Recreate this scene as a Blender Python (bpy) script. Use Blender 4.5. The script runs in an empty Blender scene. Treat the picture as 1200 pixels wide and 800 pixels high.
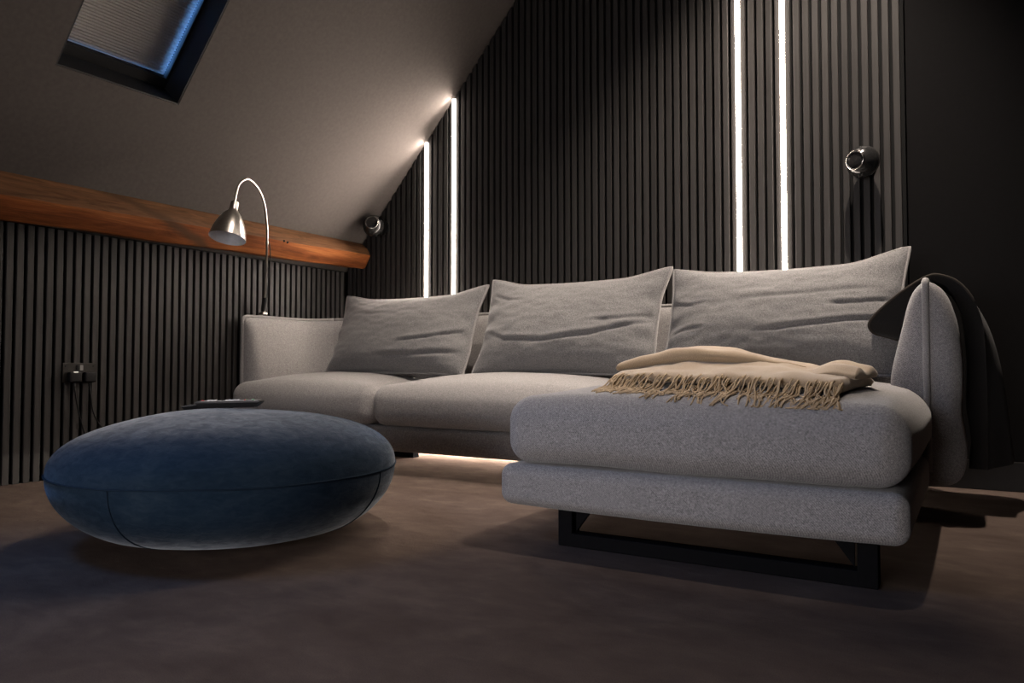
import bpy, bmesh, math, random
from mathutils import Vector, Matrix
from mathutils import noise as mnoise

random.seed(7)
SC = bpy.context.scene
COL = SC.collection

# ------------------------------------------------------------------ camera
PITCH, YAW = math.radians(1.964), math.radians(31.57)
cam_d = bpy.data.cameras.new('camera')
cam_d.sensor_width = 36.0
cam_d.lens = 875.0 / 1200.0 * 36.0
cam_d.clip_start = 0.02
cam = bpy.data.objects.new('camera', cam_d)
cam.location = (0, 0, 0.485)
cam.rotation_euler = (math.pi / 2 + PITCH, 0, YAW)
COL.objects.link(cam)
SC.camera = cam

# ------------------------------------------------------------------ world, exposure
W = bpy.data.worlds.new('dusk_sky')
SC.world = W
W.use_nodes = True
bg = W.node_tree.nodes['Background']
bg.inputs[0].default_value = (0.15, 0.41, 1.0, 1)
SKY_STRENGTH = 21.0
bg.inputs[1].default_value = SKY_STRENGTH
SC.view_settings.view_transform = 'Standard'
SC.view_settings.look = 'None'
SC.view_settings.exposure = 0.0
SC.view_settings.gamma = 1.0
SC.view_settings.use_curve_mapping = False

LED_STRENGTH = 42.0        # what the diffuser shows
LED_W_PER_M = (16.0, 8.5)   # what the short and the tall strips throw into the room
UNDER_FILL_W_PER_M = 21.0       # added unseen fill strip under the sofa base
LED_COLOR = (1.0, 0.87, 0.755, 1)
# recessed gimbal downlights: position on the flat ceiling, aim, watts, cone, blend
DOWNLIGHTS = [((-0.30, 2.72, 3.20), (-0.70, 3.16, 1.2), 580.0, 74, 1.0, 'small round recessed downlight in the flat ceiling above the chaise'),
              ((-1.46, 2.18, 3.20), (-2.36, 2.42, 0.0), 360.0, 56, 1.0, 'small round recessed downlight in the flat ceiling above the long seat')]
FILL_TV_STRENGTH = 4.0          # glow of the added fill panel
FILL_TV_WATTS = 10.0            # frontal fill it throws towards the seats

# ------------------------------------------------------------------ room dimensions
XL = -3.386          # face of the slats on the left knee wall
YB = 3.50            # face of the slats on the gable wall
SLAT_T = 0.022
XR, YF, ZC = 1.70, -2.30, 3.20
SLOPE = 1.12
def ceil_z(x): return min(ZC, 1.865 + SLOPE * (x + 2.72))
SL = math.sqrt(1 + SLOPE * SLOPE)
S_AX = Vector((1 / SL, 0, SLOPE / SL))
N_AX = Vector((-SLOPE / SL, 0, 1 / SL))
S_O = Vector((-2.72, 0, 1.865))
def SP(s, y, n): return S_O + S_AX * s + Vector((0, y, 0)) + N_AX * n

# ------------------------------------------------------------------ helpers
def link(o): COL.objects.link(o); return o

def put_parent(o, parent):
    if parent is not None:
        o.parent = parent
        m = parent.matrix_basis.copy()
        p = parent.parent
        inv = m.inverted()
        if parent.get('_w') is not None: pass
        o.matrix_parent_inverse = inv

def tag(o, label=None, cat=None, group=None, kind=None):
    if label: o['label'] = label
    if cat: o['category'] = cat
    if group: o['group'] = group
    if kind: o['kind'] = kind
    return o

def mesh(name, verts, faces, mat, parent=None, smooth=False, auto=None):
    me = bpy.data.meshes.new(name)
    me.from_pydata([tuple(v) for v in verts], [], faces)
    me.validate()
    bm = bmesh.new(); bm.from_mesh(me)
    bmesh.ops.recalc_face_normals(bm, faces=bm.faces)
    bm.to_mesh(me); bm.free()
    if smooth:
        me.polygons.foreach_set('use_smooth', [True] * len(me.polygons))
        if auto is not None:
            me.set_sharp_from_angle(angle=math.radians(auto))
    me.materials.append(mat)
    o = link(bpy.data.objects.new(name, me))
    put_parent(o, parent)
    return o

def empty(name, loc, label, cat, group=None):
    e = link(bpy.data.objects.new(name, None))
    e.empty_display_size = 0.05
    e.location = loc
    tag(e, label, cat, group)
    return e

class MB:
    def __init__(s): s.v = []; s.f = []
    def add(s, v, f):
        b = len(s.v); s.v += [Vector(x) for x in v]; s.f += [tuple(i + b for i in q) for q in f]; return s
    def box(s, lo, hi, ch=0.0):
        x0, y0, z0 = lo; x1, y1, z1 = hi
        if ch <= 0:
            return s.add([(x0,y0,z0),(x1,y0,z0),(x1,y1,z0),(x0,y1,z0),(x0,y0,z1),(x1,y0,z1),(x1,y1,z1),(x0,y1,z1)],
                  [(0,3,2,1),(4,5,6,7),(0,1,5,4),(1,2,6,5),(2,3,7,6),(3,0,4,7)])
        v, f = rbox_data(lo, hi, ch, 1, (1, 1, 1)); return s.add(v, f)
    def tube(s, pts, r, seg=8, caps=True):
        v, f = tube_data(pts, r, seg, caps); return s.add(v, f)
    def lathe(s, prof, seg, mtx=Matrix.Identity(4), cap=True):
        v = []; f = []
        n = len(prof)
        for (r, z) in prof:
            for k in range(seg):
                a = 2 * math.pi * k / seg
                v.append(mtx @ Vector((r * math.cos(a), r * math.sin(a), z)))
        for i in range(n - 1):
            for k in range(seg):
                k2 = (k + 1) % seg
                f.append((i * seg + k, i * seg + k2, (i + 1) * seg + k2, (i + 1) * seg + k))
        if cap:
            if prof[0][0] > 1e-5: f.append(tuple(range(seg))[::-1])
            if prof[-1][0] > 1e-5: f.append(tuple((n - 1) * seg + k for k in range(seg)))
        return s.add(v, f)
    def xf(s, m): s.v = [m @ x for x in s.v]; return s
    def build(s, name, mat, parent=None, smooth=False, auto=None): return mesh(name, s.v, s.f, mat, parent, smooth, auto)

def tube_data(pts, r, seg=8, caps=True):
    P = [Vector(p) for p in pts]; n = len(P)
    R = r if isinstance(r, (list, tuple)) else [r] * n
    T = []
    for i in range(n):
        a = P[max(0, i - 1)]; b = P[min(n - 1, i + 1)]
        t = (b - a); T.append(t.normalized() if t.length > 1e-9 else Vector((0, 0, 1)))
    ref = Vector((0, 0, 1)) if abs(T[0].z) < 0.9 else Vector((1, 0, 0))
    u = T[0].cross(ref).normalized(); v = []; f = []
    for i in range(n):
        u = (u - T[i] * u.dot(T[i])).normalized(); w = T[i].cross(u)
        for k in range(seg):
            a = 2 * math.pi * k / seg
            v.append(P[i] + (u * math.cos(a) + w * math.sin(a)) * R[i])
    for i in range(n - 1):
        for k in range(seg):
            k2 = (k + 1) % seg
            f.append((i * seg + k, i * seg + k2, (i + 1) * seg + k2, (i + 1) * seg + k))
    if caps:
        f.append(tuple(range(seg))[::-1]); f.append(tuple((n - 1) * seg + k for k in range(seg)))
    return v, f

def axis_pts(a, b, r, rs, n):
    L = [a + r * i / rs for i in range(rs)] + [a + r + (b - a - 2 * r) * i / n for i in range(n)] + [b - r + r * i / rs for i in range(rs + 1)]
    return L

def rbox_data(lo, hi, r, rs=4, n=(8, 8, 3)):
    """closed box with rounded edges of radius r"""
    ax = [axis_pts(lo[k], hi[k], r, rs, n[k]) for k in range(3)]
    idx = {}; V = []; F = []
    def vid(i, j, k):
        key = (i, j, k)
        if key not in idx:
            p = Vector((ax[0][i], ax[1][j], ax[2][k]))
            q = Vector([min(max(p[m], lo[m] + r), hi[m] - r) for m in range(3)])
            d = p - q
            if d.length > 1e-9:
                # even spacing on the rounding
                d = Vector([math.tan(c / r * math.pi / 4) * r for c in d])
                d = d.normalized() * r
            idx[key] = len(V); V.append(q + d)
        return idx[key]
    N = [len(a) - 1 for a in ax]
    for i in range(N[0]):
        for j in range(N[1]):
            for k, fl in ((0, 1), (N[2], 0)):
                q = (vid(i, j, k), vid(i + 1, j, k), vid(i + 1, j + 1, k), vid(i, j + 1, k)); F.append(q[::-1] if fl else q)
        for k in range(N[2]):
            for j, fl in ((0, 0), (N[1], 1)):
                q = (vid(i, j, k), vid(i + 1, j, k), vid(i + 1, j, k + 1), vid(i, j, k + 1)); F.append(q[::-1] if fl else q)
    for j in range(N[1]):
        for k in range(N[2]):
            for i, fl in ((0, 1), (N[0], 0)):
                q = (vid(i, j, k), vid(i, j + 1, k), vid(i, j + 1, k + 1), vid(i, j, k + 1)); F.append(q[::-1] if fl else q)
    return V, F

def catmull(P, n):
    P = [Vector(p) for p in P]; out = []
    for i in range(len(P) - 1):
        p0 = P[max(0, i - 1)]; p1 = P[i]; p2 = P[i + 1]; p3 = P[min(len(P) - 1, i + 2)]
        for k in range(n):
            t = k / n
            out.append(0.5 * ((2 * p1) + (p2 - p0) * t + (2 * p0 - 5 * p1 + 4 * p2 - p3) * t * t + (3 * p1 - p0 - 3 * p2 + p3) * t ** 3))
    out.append(P[-1]); return out

def smooth01(a, b, x):
    t = min(1, max(0, (x - a) / (b - a))); return t * t * (3 - 2 * t)

# ------------------------------------------------------------------ materials
class NT:
    def __init__(s, name):
        s.m = bpy.data.materials.new(name); s.m.use_nodes = True
        s.t = s.m.node_tree; s.b = s.t.nodes['Principled BSDF']; s.o = s.t.nodes['Material Output']
    def n(s, typ, **kw):
        x = s.t.nodes.new(typ)
        for k, v in kw.items():
            if k in x.inputs.keys(): x.inputs[k].default_value = v
            else: setattr(x, k, v)
        return x
    def l(s, a, b): s.t.links.new(a, b)
    def coord(s, scale=(1, 1, 1), rot=(0, 0, 0), out='Object'):
        c = s.n('ShaderNodeTexCoord'); m = s.n('ShaderNodeMapping')
        m.inputs['Scale'].default_value = scale; m.inputs['Rotation'].default_value = rot
        s.l(c.outputs[out], m.inputs['Vector']); return m.outputs[0]
    def noise(s, vec, scale, detail=2.0, rough=0.5, dist=0.0):
        x = s.n('ShaderNodeTexNoise'); x.inputs['Scale'].default_value = scale
        x.inputs['Detail'].default_value = detail; x.inputs['Roughness'].default_value = rough; x.inputs['Distortion'].default_value = dist
        s.l(vec, x.inputs['Vector']); return x.outputs['Fac']
    def ramp(s, fac, stops):
        x = s.n('ShaderNodeValToRGB'); e = x.color_ramp.elements
        while len(e) < len(stops): e.new(0.5)
        for i, (p, c) in enumerate(stops):
            e[i].position = p; e[i].color = (c if len(c) == 4 else (*c, 1)) if isinstance(c, tuple) else (c, c, c, 1)
        s.l(fac, x.inputs[0]); return x.outputs[0]
    def mix(s, fac, a, b, mode='MIX'):
        x = s.n('ShaderNodeMix', data_type='RGBA', blend_type=mode)
        for sock, val in ((x.inputs[0], fac), (x.inputs[6], a), (x.inputs[7], b)):
            if hasattr(val, 'is_linked') or hasattr(val, 'links'): s.l(val, sock)
            else: sock.default_value = val if not isinstance(val, tuple) else (val if len(val) == 4 else (*val, 1))
        return x.outputs[2]
    def math(s, op, a, b=0.5):
        x = s.n('ShaderNodeMath', operation=op)
        for i, v in enumerate((a, b)):
            if hasattr(v, 'links'): s.l(v, x.inputs[i])
            else: x.inputs[i].default_value = v
        return x.outputs[0]
    def bump(s, h, strength=0.3, dist=0.002, prev=None):
        x = s.n('ShaderNodeBump'); x.inputs['Strength'].default_value = strength; x.inputs['Distance'].default_value = dist
        s.l(h, x.inputs['Height'])
        if prev is not None: s.l(prev, x.inputs['Normal'])
        return x.outputs[0]
    def set(s, **kw):
        for k, v in kw.items():
            k = {'color': 'Base Color', 'rough': 'Roughness', 'metal': 'Metallic', 'spec': 'Specular IOR Level', 'normal': 'Normal',
                 'sheen': 'Sheen Weight', 'sheen_rough': 'Sheen Roughness', 'sheen_tint': 'Sheen Tint', 'emit': 'Emission Color',
                 'emit_s': 'Emission Strength', 'coat': 'Coat Weight', 'alpha': 'Alpha'}[k]
            if hasattr(v, 'links'): s.l(v, s.b.inputs[k])
            elif isinstance(v, tuple): s.b.inputs[k].default_value = v if len(v) == 4 else (*v, 1)
            else: s.b.inputs[k].default_value = v
        return s.m

def plain(name, color, rough=0.6, metal=0.0, spec=0.5, grain=0.0):
    t = NT(name)
    v = t.coord()
    f = t.noise(v, 60, 3)
    c = t.ramp(f, [(0.3, tuple(x * 0.9 for x in color)), (0.7, tuple(min(1, x * 1.08) for x in color))])
    t.set(color=c, rough=rough, metal=metal, spec=spec)
    if grain: t.set(normal=t.bump(t.noise(v, 500, 2), grain, 0.001))
    return t.m

def fabric(name, dark, mid, light, scale=300.0, weave=0.13, bump=0.4, sheen=0.15):
    t = NT(name)
    v = t.coord()
    n1 = t.noise(v, scale, 2.0, 0.6)
    n2 = t.noise(v, scale * 0.33, 3.0, 0.65)
    big = t.noise(v, 5.0, 3.0, 0.5)
    w1 = t.n('ShaderNodeTexWave', wave_type='BANDS', bands_direction='DIAGONAL')
    w1.inputs['Scale'].default_value = 105.0; w1.inputs['Distortion'].default_value = 2.0; w1.inputs['Detail'].default_value = 1.0; w1.inputs['Detail Scale'].default_value = 3.0
    t.l(v, w1.inputs['Vector'])
    h = t.math('ADD', t.math('MULTIPLY', n1, 0.8), t.math('MULTIPLY', n2, 0.2))
    h2 = t.math('ADD', t.math('MULTIPLY', h, 1 - weave), t.math('MULTIPLY', w1.outputs['Fac'], weave))
    c = t.ramp(h2, [(0.26, dark), (0.5, mid), (0.74, light)])
    c2 = t.mix(t.ramp(big, [(0.3, 0.0), (0.7, 0.18)]), c, mid)
    t.set(color=c2, rough=0.95, spec=0.15, sheen=sheen, sheen_rough=0.5, normal=t.bump(h2, bump, 0.0022))
    return t.m

def carpet():
    t = NT('carpet_taupe')
    v = t.coord()
    v2 = t.coord(scale=(1.0, 1.45, 1), rot=(0, 0, 0.35))
    pile = t.noise(v, 420, 2, 0.6)
    streak = t.noise(t.coord(scale=(10, 42, 10), rot=(0, 0, -0.5)), 1.0, 3, 0.6, 0.6)
    patch = t.noise(v2, 2.6, 4, 0.55, 0.8)
    patch2 = t.noise(v2, 9.0, 3, 0.6, 0.3)
    p = t.math('ADD', t.math('MULTIPLY', patch, 0.6), t.math('MULTIPLY', patch2, 0.4))
    c = t.ramp(p, [(0.30, (0.068, 0.050, 0.042)), (0.52, (0.098, 0.074, 0.062)), (0.72, (0.140, 0.107, 0.089))])
    c2 = t.mix(t.ramp(pile, [(0.3, 0.35), (0.7, 0.0)]), c, (0.036, 0.026, 0.022))
    n = t.bump(pile, 0.6, 0.006)
    n = t.bump(streak, 0.16, 0.010, n)
    n = t.bump(patch2, 0.25, 0.02, n)
    return t.set(color=c2, rough=1.0, spec=0.0, normal=n)

def velvet():
    t = NT('velvet_blue')
    v = t.coord()
    a = t.noise(v, 3.2, 5, 0.6, 1.0)
    b = t.noise(t.coord(scale=(1, 1, 2.5)), 26, 4, 0.65, 0.6)
    f = t.math('ADD', t.math('MULTIPLY', a, 0.55), t.math('MULTIPLY', b, 0.45))
    c = t.ramp(f, [(0.32, (0.0065, 0.0130, 0.0235)), (0.5, (0.0110, 0.021, 0.036)), (0.68, (0.020, 0.033, 0.050))])
    sh = t.ramp(b, [(0.3, 0.45), (0.7, 1.0)])
    return t.set(color=c, rough=0.85, spec=0.02, sheen=t.math('MULTIPLY', sh, 0.42), sheen_rough=0.36, sheen_tint=(0.68, 0.72, 0.78),
                 normal=t.bump(t.noise(v, 300, 2), 0.25, 0.002, t.bump(b, 0.15, 0.006)))

def slat_mat(name, lo, hi):
    t = NT(name)
    v = t.coord(scale=(40, 40, 1.2))
    g = t.noise(v, 3.0, 4, 0.6, 0.4)
    oi = t.n('ShaderNodeObjectInfo')
    c = t.ramp(g, [(0.3, lo), (0.7, hi)])
    k = t.ramp(oi.outputs['Random'], [(0.0, 0.72), (1.0, 1.0)])
    c2 = t.mix(1.0, c, k, 'MULTIPLY')
    return t.set(color=c2, rough=0.52, spec=0.13, normal=t.bump(g, 0.12, 0.001))

def beam_mat():
    t = NT('old_timber')
    v = t.coord(scale=(9, 1.3, 9))
    g = t.noise(v, 2.6, 5, 0.62, 1.6)
    ring = t.n('ShaderNodeTexWave', wave_type='RINGS', rings_direction='Y')
    ring.inputs['Scale'].default_value = 0.8; ring.inputs['Distortion'].default_value = 5.0; ring.inputs['Detail'].default_value = 3; ring.inputs['Detail Scale'].default_value = 1.2
    t.l(v, ring.inputs['Vector'])
    f = t.math('ADD', t.math('MULTIPLY', g, 0.65), t.math('MULTIPLY', ring.outputs['Fac'], 0.35))
    c = t.ramp(f, [(0.22, (0.070, 0.018, 0.005)), (0.48, (0.145, 0.042, 0.011)), (0.78, (0.215, 0.074, 0.022))])
    fine = t.noise(t.coord(scale=(60, 2.2, 60)), 1.6, 4, 0.65, 0.8)
    c = t.mix(t.ramp(fine, [(0.36, 0.55), (0.60, 0.0)]), c, (0.050, 0.015, 0.005))
    # waney dark bark-brown upper face and an old dark mortise scar
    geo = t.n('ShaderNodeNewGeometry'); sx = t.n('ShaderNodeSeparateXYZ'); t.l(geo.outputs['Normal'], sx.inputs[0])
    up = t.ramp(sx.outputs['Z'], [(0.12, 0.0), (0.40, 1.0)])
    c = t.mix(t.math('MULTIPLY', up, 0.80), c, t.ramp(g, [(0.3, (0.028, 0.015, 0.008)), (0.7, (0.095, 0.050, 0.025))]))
    vv = t.coord(); s2 = t.n('ShaderNodeSeparateXYZ'); t.l(vv, s2.inputs[0])
    wob = t.math('MULTIPLY', t.math('SUBTRACT', t.noise(vv, 9, 3), 0.5), 0.10)
    yy = t.math('ADD', s2.outputs['Y'], wob)
    d = t.math('ABSOLUTE', t.math('SUBTRACT', yy, t.math('ADD', t.math('MULTIPLY', t.math('SUBTRACT', 1.17, s2.outputs['Z']), 2.6), 2.12)))
    band = t.ramp(d, [(0.02, 0.85), (0.09, 0.0)])
    c = t.mix(band, c, (0.040, 0.020, 0.010))
    return t.set(color=c, rough=0.75, spec=0.08, normal=t.bump(fine, 0.35, 0.004, t.bump(f, 0.3, 0.006)))

M = {}
M['carpet'] = carpet()
M['paint'] = plain('dark_paint', (0.0065, 0.0062, 0.0064), 0.9, spec=0.03)
M['ceiling'] = plain('taupe_paint', (0.058, 0.0505, 0.047), 0.9, spec=0.03)
M['slat'] = slat_mat('charcoal_slat', (0.026, 0.0240, 0.0230), (0.040, 0.0372, 0.0358))
M['felt'] = plain('black_felt', (0.006, 0.006, 0.006), 0.95, spec=0.1)
M['black'] = plain('black_lining', (0.008, 0.008, 0.009), 0.5, spec=0.3)
M['skirting'] = plain('skirting_paint', (0.012, 0.011, 0.011), 0.5, spec=0.15)
M['timber'] = beam_mat()
M['sofa'] = fabric('sofa_weave', (0.060, 0.057, 0.059), (0.205, 0.195, 0.192), (0.38, 0.362, 0.352))
M['cushion'] = fabric('cushion_weave', (0.040, 0.039, 0.040), (0.140, 0.136, 0.135), (0.275, 0.265, 0.26), 290, 0.12, 0.35)
M['piping'] = fabric('piping_weave', (0.10, 0.095, 0.095), (0.21, 0.20, 0.195), (0.34, 0.325, 0.315), 420, 0.1, 0.3)
M['velvet'] = velvet()
M['seam'] = plain('velvet_seam', (0.010, 0.018, 0.030), 0.9, spec=0.05)
M['throw'] = fabric('beige_wool', (0.18, 0.130, 0.080), (0.285, 0.210, 0.132), (0.40, 0.30, 0.195), 600, 0.1, 0.25, 0.25)
M['fringe'] = plain('beige_fringe', (0.33, 0.245, 0.155), 0.9, spec=0.1)
M['dark_throw'] = fabric('charcoal_fleece', (0.006, 0.0056, 0.0055), (0.011, 0.0103, 0.010), (0.020, 0.018, 0.017), 500, 0.1, 0.3, 0.04)
M['dark_hem'] = plain('charcoal_hem', (0.040, 0.034, 0.029), 0.9, spec=0.05)
M['leg'] = plain('black_steel', (0.006, 0.006, 0.0065), 0.6, 0.0, spec=0.0)
M['chrome'] = plain('brushed_nickel', (0.30, 0.28, 0.255), 0.30, 1.0)
M['white_enamel'] = plain('white_enamel', (0.62, 0.63, 0.66), 0.5)
M['rubber'] = plain('black_plastic', (0.006, 0.006, 0.0065), 0.5, spec=0.15)
M['gloss'] = plain('gloss_black', (0.012, 0.012, 0.012), 0.16)
M['grille'] = plain('dark_cone', (0.016, 0.015, 0.015), 0.35)
M['ringmetal'] = plain('dark_chrome', (0.35, 0.33, 0.31), 0.2, 1.0)
M['socket'] = plain('black_nickel_plate', (0.022, 0.020, 0.018), 0.45, 0.3, spec=0.2)
M['remote'] = plain('remote_body', (0.010, 0.010, 0.0105), 0.45, spec=0.2)
M['silver'] = plain('remote_face', (0.20, 0.195, 0.19), 0.35, 0.3)
M['red'] = plain('red_button', (0.45, 0.02, 0.02), 0.4)
M['green'] = plain('green_button', (0.02, 0.25, 0.08), 0.4)
M['white'] = plain('white_button', (0.6, 0.6, 0.6), 0.4)

def emis(name, color, strength):
    t = NT(name); return t.set(color=(0.8, 0.8, 0.8), emit=color, emit_s=strength)
M['led'] = emis('led_diffuser', LED_COLOR, LED_STRENGTH)
M['under_fill'] = emis('under_fill_emission', LED_COLOR, 3.0)
M['neon'] = emis('neon_indicator', (1.0, 0.92, 0.8, 1), 0.35)
M['bulb'] = emis('downlight_lens', (1.0, 0.86, 0.7, 1), 6.0)

def glass():
    t = NT('roof_glass')
    tr = t.n('ShaderNodeBsdfTransparent'); tr.inputs[0].default_value = (0.93, 0.96, 0.97, 1)
    gl = t.n('ShaderNodeBsdfGlossy'); gl.inputs['Roughness'].default_value = 0.03
    fr = t.n('ShaderNodeFresnel'); mx = t.n('ShaderNodeMixShader')
    t.l(fr.outputs[0], mx.inputs[0]); t.l(tr.outputs[0], mx.inputs[1]); t.l(gl.outputs[0], mx.inputs[2]); t.l(mx.outputs[0], t.o.inputs[0])
    return t.m
M['glass'] = glass()
def fill_panel_mat():
    t = NT('fill_panel_emission')
    f = t.noise(t.coord(), 1.3, 3, 0.5, 0.4)
    c = t.ramp(f, [(0.32, (0.62, 0.66, 0.88)), (0.5, (0.85, 0.80, 0.86)), (0.68, (1.0, 0.86, 0.78))])
    return t.set(color=(0.02, 0.02, 0.02), rough=0.2, emit=c, emit_s=FILL_TV_STRENGTH)
M['fill_panel'] = fill_panel_mat()
def blind_mat():
    t = NT('pleated_fabric')
    c = t.ramp(t.noise(t.coord(), 200, 2), [(0.3, (0.42, 0.40, 0.39)), (0.7, (0.50, 0.48, 0.47))])
    d = t.n('ShaderNodeBsdfDiffuse'); tl = t.n('ShaderNodeBsdfTranslucent'); mx = t.n('ShaderNodeMixShader'); mx.inputs[0].default_value = 0.5
    t.l(c, d.inputs[0]); t.l(c, tl.inputs[0]); t.l(d.outputs[0], mx.inputs[1]); t.l(tl.outputs[0], mx.inputs[2]); t.l(mx.outputs[0], t.o.inputs[0])
    return t.m
M['blind'] = blind_mat()
M['blackout'] = plain('blackout_film', (0.70, 0.70, 0.70), 0.8)

def struct(o): o['kind'] = 'structure'; return o

# ================================================================== ROOM SHELL
struct(MB().box((-3.60, YF - 0.15, -0.12), (XR + 0.15, YB + 0.18, 0.0)).build('floor', M['carpet']))

def gable(name, y0, y1, mat):
    xs = [(-3.60, 0), (XR + 0.15, 0), (XR + 0.15, ZC + 0.05), (-2.72 + (ZC + 0.05 - 1.865) / SLOPE, ZC + 0.05), (-3.60, ceil_z(-3.60) + 0.05)]
    n = len(xs)
    v = [(x, y0, z) for x, z in xs] + [(x, y1, z) for x, z in xs]
    f = [tuple(range(n)), tuple(range(2 * n - 1, n - 1, -1))] + [(i, (i + 1) % n, n + (i + 1) % n, n + i) for i in range(n)]
    return struct(mesh(name, v, f, mat))
wall_back = gable('wall_back', YB + SLAT_T + 0.008, YB + 0.18, M['paint'])
wall_front = gable('wall_front', YF - 0.15, YF, M['paint'])
wall_right = struct(MB().box((XR, YF, 0), (XR + 0.15, YB + 0.03, ZC + 0.05)).build('wall_right', M['paint']))
wall_left = struct(MB().box((-3.60, YF, 0), (XL - SLAT_T - 0.008, YB + 0.03, 1.12)).build('wall_left', M['paint']))
struct(MB().box((-2.72 + (ZC - 1.865) / SLOPE, YF, ZC), (XR, YB + 0.03, ZC + 0.15)).build('ceiling', M['ceiling']))

# sloped ceiling slab with two roof-window openings, the second added unseen for fill
WIN = [(1.470, 1.985), (0.30, 0.815)]
WS0, WS1, TH = -0.318, 0.66, 0.215
s_lo = (-3.60 + 2.72) * SL
s_hi = (ZC - 1.865) / SLOPE * SL
sb = [s_lo, WS0, WS1, s_hi]
yb = sorted([YF, YB + 0.03] + [y for w in WIN for y in w])
def solid(i, j):
    if i < 0 or j < 0 or i >= len(sb) - 1 or j >= len(yb) - 1: return False
    if i == 1:
        for (a, b) in WIN:
            if abs(yb[j] - a) < 1e-6: return False
    return True
mb = MB()
for i in range(len(sb) - 1):
    for j in range(len(yb) - 1):
        if not solid(i, j): continue
        s0, s1, y0, y1 = sb[i], sb[i + 1], yb[j], yb[j + 1]
        for n in (0, TH): mb.add([SP(s0, y0, n), SP(s1, y0, n), SP(s1, y1, n), SP(s0, y1, n)], [(0, 1, 2, 3)])
        for (di, dj, a, b) in ((-1, 0, (s0, y0), (s0, y1)), (1, 0, (s1, y0), (s1, y1)), (0, -1, (s0, y0), (s1, y0)), (0, 1, (s0, y1), (s1, y1))):
            if not solid(i + di, j + dj):
                mb.add([SP(*a, 0), SP(*b, 0), SP(*b, TH), SP(*a, TH)], [(0, 1, 2, 3)])
me_v = mb
def weld(o):
    bm = bmesh.new(); bm.from_mesh(o.data)
    bmesh.ops.remove_doubles(bm, verts=bm.verts, dist=1e-5); bmesh.ops.recalc_face_normals(bm, faces=bm.faces)
    bm.to_mesh(o.data); bm.free(); return o
cs = weld(mb.build('ceiling_slope', M['ceiling'])); struct(cs)

def sbox(m, s0, s1, y0, y1, n0, n1):
    m.add([SP(s0,y0,n0),SP(s1,y0,n0),SP(s1,y1,n0),SP(s0,y1,n0),SP(s0,y0,n1),SP(s1,y0,n1),SP(s1,y1,n1),SP(s0,y1,n1)],
          [(0,3,2,1),(4,5,6,7),(0,1,5,4),(1,2,6,5),(2,3,7,6),(3,0,4,7)]); return m
def ring(m, s0, s1, y0, y1, n0, n1, ws, wy):
    sbox(m, s0, s0 + ws, y0, y1, n0, n1); sbox(m, s1 - ws, s1, y0, y1, n0, n1)
    sbox(m, s0 + ws, s1 - ws, y0, y0 + wy, n0, n1); sbox(m, s0 + ws, s1 - ws, y1 - wy, y1, n0, n1); return m
LIN = 0.006
for k, (y0, y1) in enumerate(WIN):
    w = struct(link(bpy.data.objects.new('window_%d' % (k + 1), None))); w.location = SP(WS0, (y0 + y1) / 2, 0)
    ring(MB(), WS0 + 0.001, WS1 - 0.001, y0 + 0.001, y1 - 0.001, 0.0015, TH, LIN, LIN).build('reveal_lining', M['black'], w)
    ring(MB(), WS0 + LIN + 0.002, WS1 - LIN - 0.002, y0 + LIN + 0.002, y1 - LIN - 0.002, 0.125, 0.212, 0.045, 0.012).build('window_frame', M['black'], w)
    sbox(MB(), WS0 + 0.05, WS1 - 0.05, y0 + 0.022, y1 - 0.022, 0.203, 0.207).build('pane', M['glass'], w)
    # portal for the sky light
    ld = bpy.data.lights.new('sky_portal', 'AREA'); ld.shape = 'RECTANGLE'; ld.size = WS1 - WS0; ld.size_y = y1 - y0
    ld.cycles.is_portal = True
    lo = link(bpy.data.objects.new('sky_portal', ld))
    rot = Matrix((S_AX, Vector((0, 1, 0)), N_AX)).transposed().to_4x4()
    lo.matrix_world = Matrix.Translation(SP((WS0 + WS1) / 2, (y0 + y1) / 2, TH + 0.02)) @ rot

# pleated blackout blind in the roof window
y0, y1 = WIN[0]
bs0, bs1, by0, by1 = WS0 + 0.054, WS1 - 0.06, y0 + 0.022, y1 - 0.024
bl = empty('pleated_blind', SP(bs0, (by0 + by1) / 2, 0.14), 'drawn pale grey pleated blind inside the dark roof window, daylight leaking at its edge', 'blind')
PIT = 0.0125; npl = int((bs1 - bs0) / PIT); v = []; f = []
for i in range(2 * npl + 1):
    s = bs0 + PIT * i / 2; n = 0.150 + (0.0032 if i % 2 else -0.0032)
    v += [SP(s, by0, n), SP(s, by1, n)]
    if i: f.append((2 * i - 2, 2 * i - 1, 2 * i + 1, 2 * i))
mesh('pleated_sheet', v, f, M['blind'], bl)
sbox(MB(), bs0 + 0.006, bs1, by0, by1 - 0.013, 0.186, 0.187).build('backing_film', M['blackout'], bl)
sbox(MB(), bs0 - 0.002, bs0 + 0.003, by0, by1, 0.143, 0.157).build('bottom_rail', M['black'], bl)
# unseen roof window added for blue fill light; blind gathered at its head
y0, y1 = WIN[1]
b2 = empty('pleated_blind', SP(WS1 - 0.09, (y0 + y1) / 2, 0.14), 'pale grey pleated blind gathered up at the head of the unseen added roof window', 'blind')
v = []; f = []
for i in range(41):
    s = WS1 - 0.098 + 0.040 * i / 40; n = 0.150 + (0.012 if i % 2 else -0.012)
    v += [SP(s, y0 + 0.024, n), SP(s, y1 - 0.024, n)]
    if i: f.append((2 * i - 2, 2 * i - 1, 2 * i + 1, 2 * i))
mesh('pleated_sheet', v, f, M['blind'], b2)
sbox(MB(), WS1 - 0.106, WS1 - 0.099, y0 + 0.022, y1 - 0.022, 0.138, 0.162).build('bottom_rail', M['black'], b2)

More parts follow.
